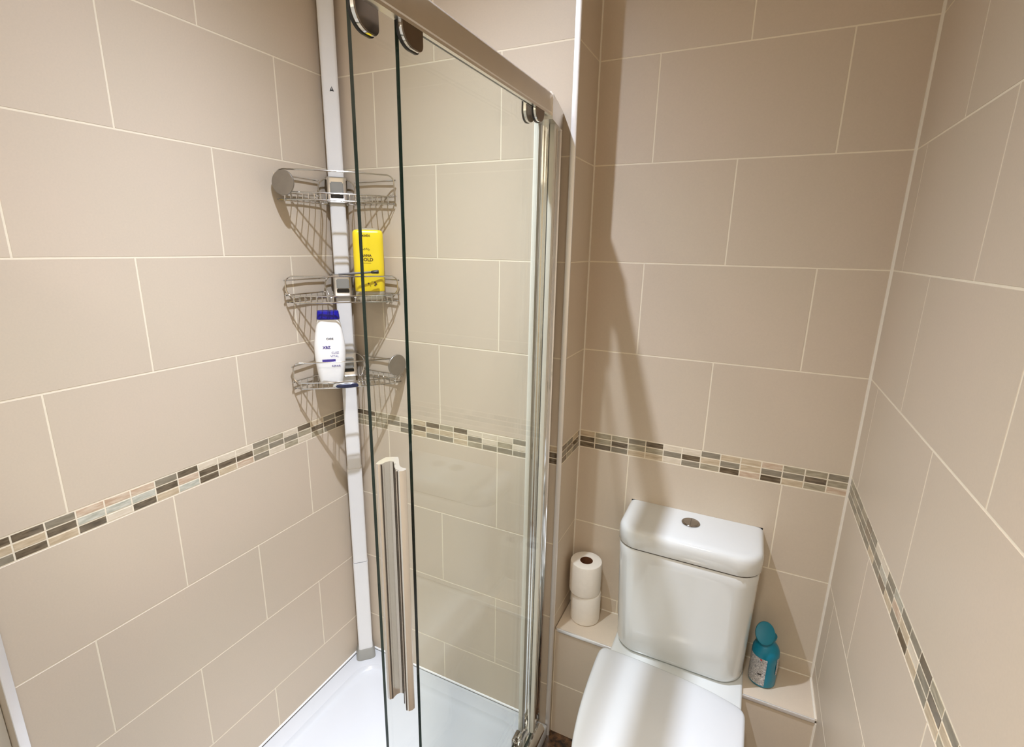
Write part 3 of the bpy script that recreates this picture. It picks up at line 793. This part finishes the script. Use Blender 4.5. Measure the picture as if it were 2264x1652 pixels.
# pan
mb = MB()
SE = [(0.940, -0.036), (1.03, -0.0385), (1.131, -0.046), (1.21, -0.057), (1.268, -0.0715), (1.2835, -0.0785), (1.2910, -0.0865), (1.2945, -0.099), (1.2948, -0.125), (1.2945, -0.18), (1.292, -0.27), (1.279, -0.355), (1.245, -0.435),
      (1.185, -0.49), (1.115, -0.508), (1.045, -0.49), (0.985, -0.44), (0.947, -0.375), (0.930, -0.29), (0.9215, -0.2), (0.9180, -0.11), (0.9178, -0.070), (0.9195, -0.052), (0.9245, -0.0415), (0.9320, -0.0370)]
def resample(P, n, it=3):
    P = [Vector(p) for p in P]; L = [0]
    for i in range(len(P)): L.append(L[-1] + (P[(i + 1) % len(P)] - P[i]).length)
    out = []; k = 0
    for j in range(n):
        t = L[-1] * j / n
        while L[k + 1] < t: k += 1
        f = (t - L[k]) / max(1e-9, L[k + 1] - L[k]); out.append(P[k].lerp(P[(k + 1) % len(P)], f))
    for _ in range(it):
        out = [(out[i - 1] + out[i] * 2 + out[(i + 1) % n]) / 4 for i in range(n)]
    return [tuple(p) for p in out]
SE = resample(list(reversed(catmull(SE, 5))), 260, 1)       # counter-clockwise
rim = inset(SE, 0.014)
def toward(P, cx, cy, kx, ky): return [(cx + (x - cx) * kx, cy + (y - cy) * ky) for x, y in P]
R = [ring(toward(rim, 1.108, -0.15, 0.50, 0.56), 0.001), ring(toward(rim, 1.108, -0.15, 0.52, 0.58), 0.02), ring(toward(rim, 1.108, -0.15, 0.50, 0.56), 0.12), ring(toward(rim, 1.108, -0.16, 0.56, 0.66), 0.20),
     ring(toward(rim, 1.108, -0.18, 0.76, 0.84), 0.28), ring(toward(rim, 1.108, -0.20, 0.92, 0.95), 0.34), ring(toward(rim, 1.108, -0.20, 0.98, 0.99), 0.38), ring(rim, 0.405), ring(inset(rim, 0.004), 0.4105), ring(inset(rim, 0.012), 0.4115)]
mb.rings(R, M_CERAMIC)
mb.build('pan', wc)
mb = MB()
Pf = rrect(0.9385, -0.075, 1.2885, 0.159, (0.01, 0.006, 0.006, 0.01), 5)
mb.rings([ring(Pf, 0.3990), ring(Pf, 0.4075), ring(inset(Pf, 0.002), 0.4110), ring(inset(Pf, 0.006), 0.4125)], M_CERAMIC); mb.build('cistern_platform', wc)
mb = MB()   # front web below the platform
Pg = rrect(0.9385, -0.075, 1.2885, 0.0145, 0.012, 5)
mb.rings([ring(toward(Pg, 1.11, -0.03, 0.45, 1.0), 0.10), ring(toward(Pg, 1.11, -0.03, 0.7, 1.0), 0.26), ring(Pg, 0.37), ring(Pg, 0.3988)], M_CERAMIC); mb.build('pan_neck', wc)
# seat and closed lid
mb = MB()
S2 = inset(SE, 0.006)
mb.rings([ring(inset(S2, 0.003), 0.4125), ring(S2, 0.4145), ring(S2, 0.4250), ring(inset(S2, 0.003), 0.4270)], M_SEAT); mb.build('seat', wc)
mb = MB()
R = [ring(inset(SE, 0.004), 0.4275), ring(SE, 0.4300), ring(SE, 0.4385), ring(inset(SE, 0.0015), 0.4425), ring(inset(SE, 0.005), 0.4450), ring(inset(SE, 0.008), 0.4460)]
cxm, cym = 1.107, -0.26
last = inset(SE, 0.008)
for k, z in ((0.93, 0.4474), (0.8, 0.4484), (0.6, 0.4494), (0.4, 0.4500), (0.2, 0.4504), (0.05, 0.4505)):
    R.append(ring(toward(last, cxm, cym, k, k), z))
mb.rings(R, M_SEAT); mb.build('seat_lid', wc)

# ------------------------------------------------------------------ toilet rolls
def roll(name, cx, cy, z0, h, r, label, rc=0.0185, ph=0.0):
    t = thing(name, label, 'toilet roll', (cx, cy, z0), 'toilet rolls stacked on the ledge')
    mb = MB(); N = 56
    prof = [(rc + 0.0012, z0 + 0.001), (r - 0.004, z0), (r - 0.0008, z0 + 0.002), (r, z0 + 0.006), (r, z0 + h - 0.006), (r - 0.0012, z0 + h - 0.0015), (r - 0.004, z0 + h), (rc + 0.0012, z0 + h - 0.0015)]
    rings = []
    for pr_, z in prof:
        rg = []
        for k in range(N):
            a = 2 * math.pi * k / N
            f = 1 + (0.012 * math.exp(-((((a - ph) + math.pi) % (2 * math.pi) - math.pi) / 0.25) ** 2) if pr_ > 0.03 else 0)
            rg.append((cx + pr_ * f * math.cos(a), cy + pr_ * f * math.sin(a), z))
        rings.append(rg)
    mb.rings(rings, M_PAPER, closed=True); mb.build('tissue', t)
    mb = MB()
    mb.lathe([(rc, z0 + 0.0015), (rc + 0.001, z0 + 0.0015), (rc + 0.001, z0 + h - 0.002), (rc, z0 + h - 0.002)], M_CARD, (cx, cy, 0), 40); mb.bm.faces.ensure_lookup_table()
    fs = [f for f in mb.bm.faces if len(f.verts) > 6]
    bmesh.ops.delete(mb.bm, geom=fs, context='FACES'); mb.build('cardboard_tube', t)
    return t
roll('toilet_roll', 0.8275, 0.1060, 0.3985, 0.100, 0.0455, 'white toilet roll at the bottom of the stack, standing on the tiled ledge', ph=3.6)
roll('toilet_roll', 0.8225, 0.1045, 0.4988, 0.104, 0.0480, 'white toilet roll on top of the stack, its brown tube showing', ph=3.4)

# ------------------------------------------------------------------ teal cleaner bottle
bc = (1.3345, 0.0925)
tb = thing('cleaner_bottle', 'teal toilet cleaner bottle with flip cap on the ledge right of the cistern', 'bottle', (bc[0], bc[1], 0.398))
mb = MB()
Rb = 0.0345
secs = [(0.3990, 0.90), (0.4010, 0.97), (0.4040, 1.0), (0.43, 1.0), (0.45, 0.975), (0.465, 0.96), (0.48, 0.985), (0.492, 1.0), (0.503, 0.97), (0.512, 0.87), (0.519, 0.72), (0.524, 0.58), (0.528, 0.53), (0.535, 0.50)]
def el(k, z, dx=0, dy=0):
    return [(bc[0] + dx + Rb * k * 0.98 * math.cos(a), bc[1] + dy + Rb * k * 0.92 * math.sin(a), z) for a in [2 * math.pi * i / 48 for i in range(48)]]
mb.rings([el(k, z) for z, k in secs], M_TEAL); mb.build('bottle_body', tb)
# cap: short collar and a broad slanted oval top facing the room
mb = MB(); mb.rings([el(0.56, 0.5352), el(0.60, 0.540), el(0.62, 0.546)], M_TEALC)
ax = Vector((0.10, -0.72, 0.68)).normalized()
qm = Vector((0, 0, 1)).rotation_difference(ax).to_matrix().to_4x4()
mb.lathe([(0.0001, -0.020), (0.012, -0.016), (0.019, -0.007), (0.0225, 0.0), (0.0232, 0.004), (0.0222, 0.0068), (0.018, 0.0082), (0.0001, 0.0088)], M_TEALC, (bc[0] - 0.0100, bc[1] - 0.010, 0.5520), 40, sx=1.04, sy=1.28, M=qm)
mb.build('flip_cap', tb)
mb = MB()   # printed label wrapped on the left of the front, and a pale patch on the right
def wrap(a0, a1, zlo, zhi, mat, k=1.006, n=14):
    for i in range(n):
        p = []
        for a, z in ((a0 + (a1 - a0) * i / n, 0), (a0 + (a1 - a0) * (i + 1) / n, 0), (a0 + (a1 - a0) * (i + 1) / n, 1), (a0 + (a1 - a0) * i / n, 1)):
            zz = (zhi(a) if callable(zhi) else zhi) if z else zlo
            p.append((bc[0] + Rb * 0.98 * k * math.cos(a), bc[1] + Rb * 0.92 * k * math.sin(a), zz))
        mb.face(p, mat, True)
RD = math.radians
wrap(RD(165), RD(278), 0.406, 0.488, M_LABEL)
mb.build('front_label', tb)
mb = MB(); wrap(RD(325), RD(350), 0.440, 0.492, M_LABEL); mb.build('side_label', tb)
mb = MB(); wrap(RD(249), RD(256), 0.482, 0.487, M_RED, 1.010, 3); mb.build('label_mark', tb)
mb = MB(); wrap(RD(246), RD(262), 0.437, 0.441, M_BLACK, 1.010, 4); mb.build('label_mark', tb)

# ------------------------------------------------------------------ ceiling lamps (out of the frame, they light the room; the one beside the door is added fill)
for (lx, ly, p, lcol, prof_) in LAMPS:
    t = thing('ceiling_downlight_or_added_fill', ({0.585: 'chrome ceiling downlight directly above the shower tray', 1.08: 'chrome ceiling downlight in front of the toilet'}.get(lx, 'added fill downlight, unseen, beside the white door')), 'light', (lx, ly, CEIL))
    mb = MB(); N = 40
    prof = [(0.034, CEIL - 0.001), (0.046, CEIL - 0.001), (0.046, CEIL - 0.004), (0.042, CEIL - 0.007), (0.034, CEIL - 0.006)]
    mb.rings([[(lx + r * math.cos(a), ly + r * math.sin(a), z) for a in [2 * math.pi * k / N for k in range(N)]] for r, z in prof], M_CHROME, closed=True)
    mb.build('lamp_ring', t)
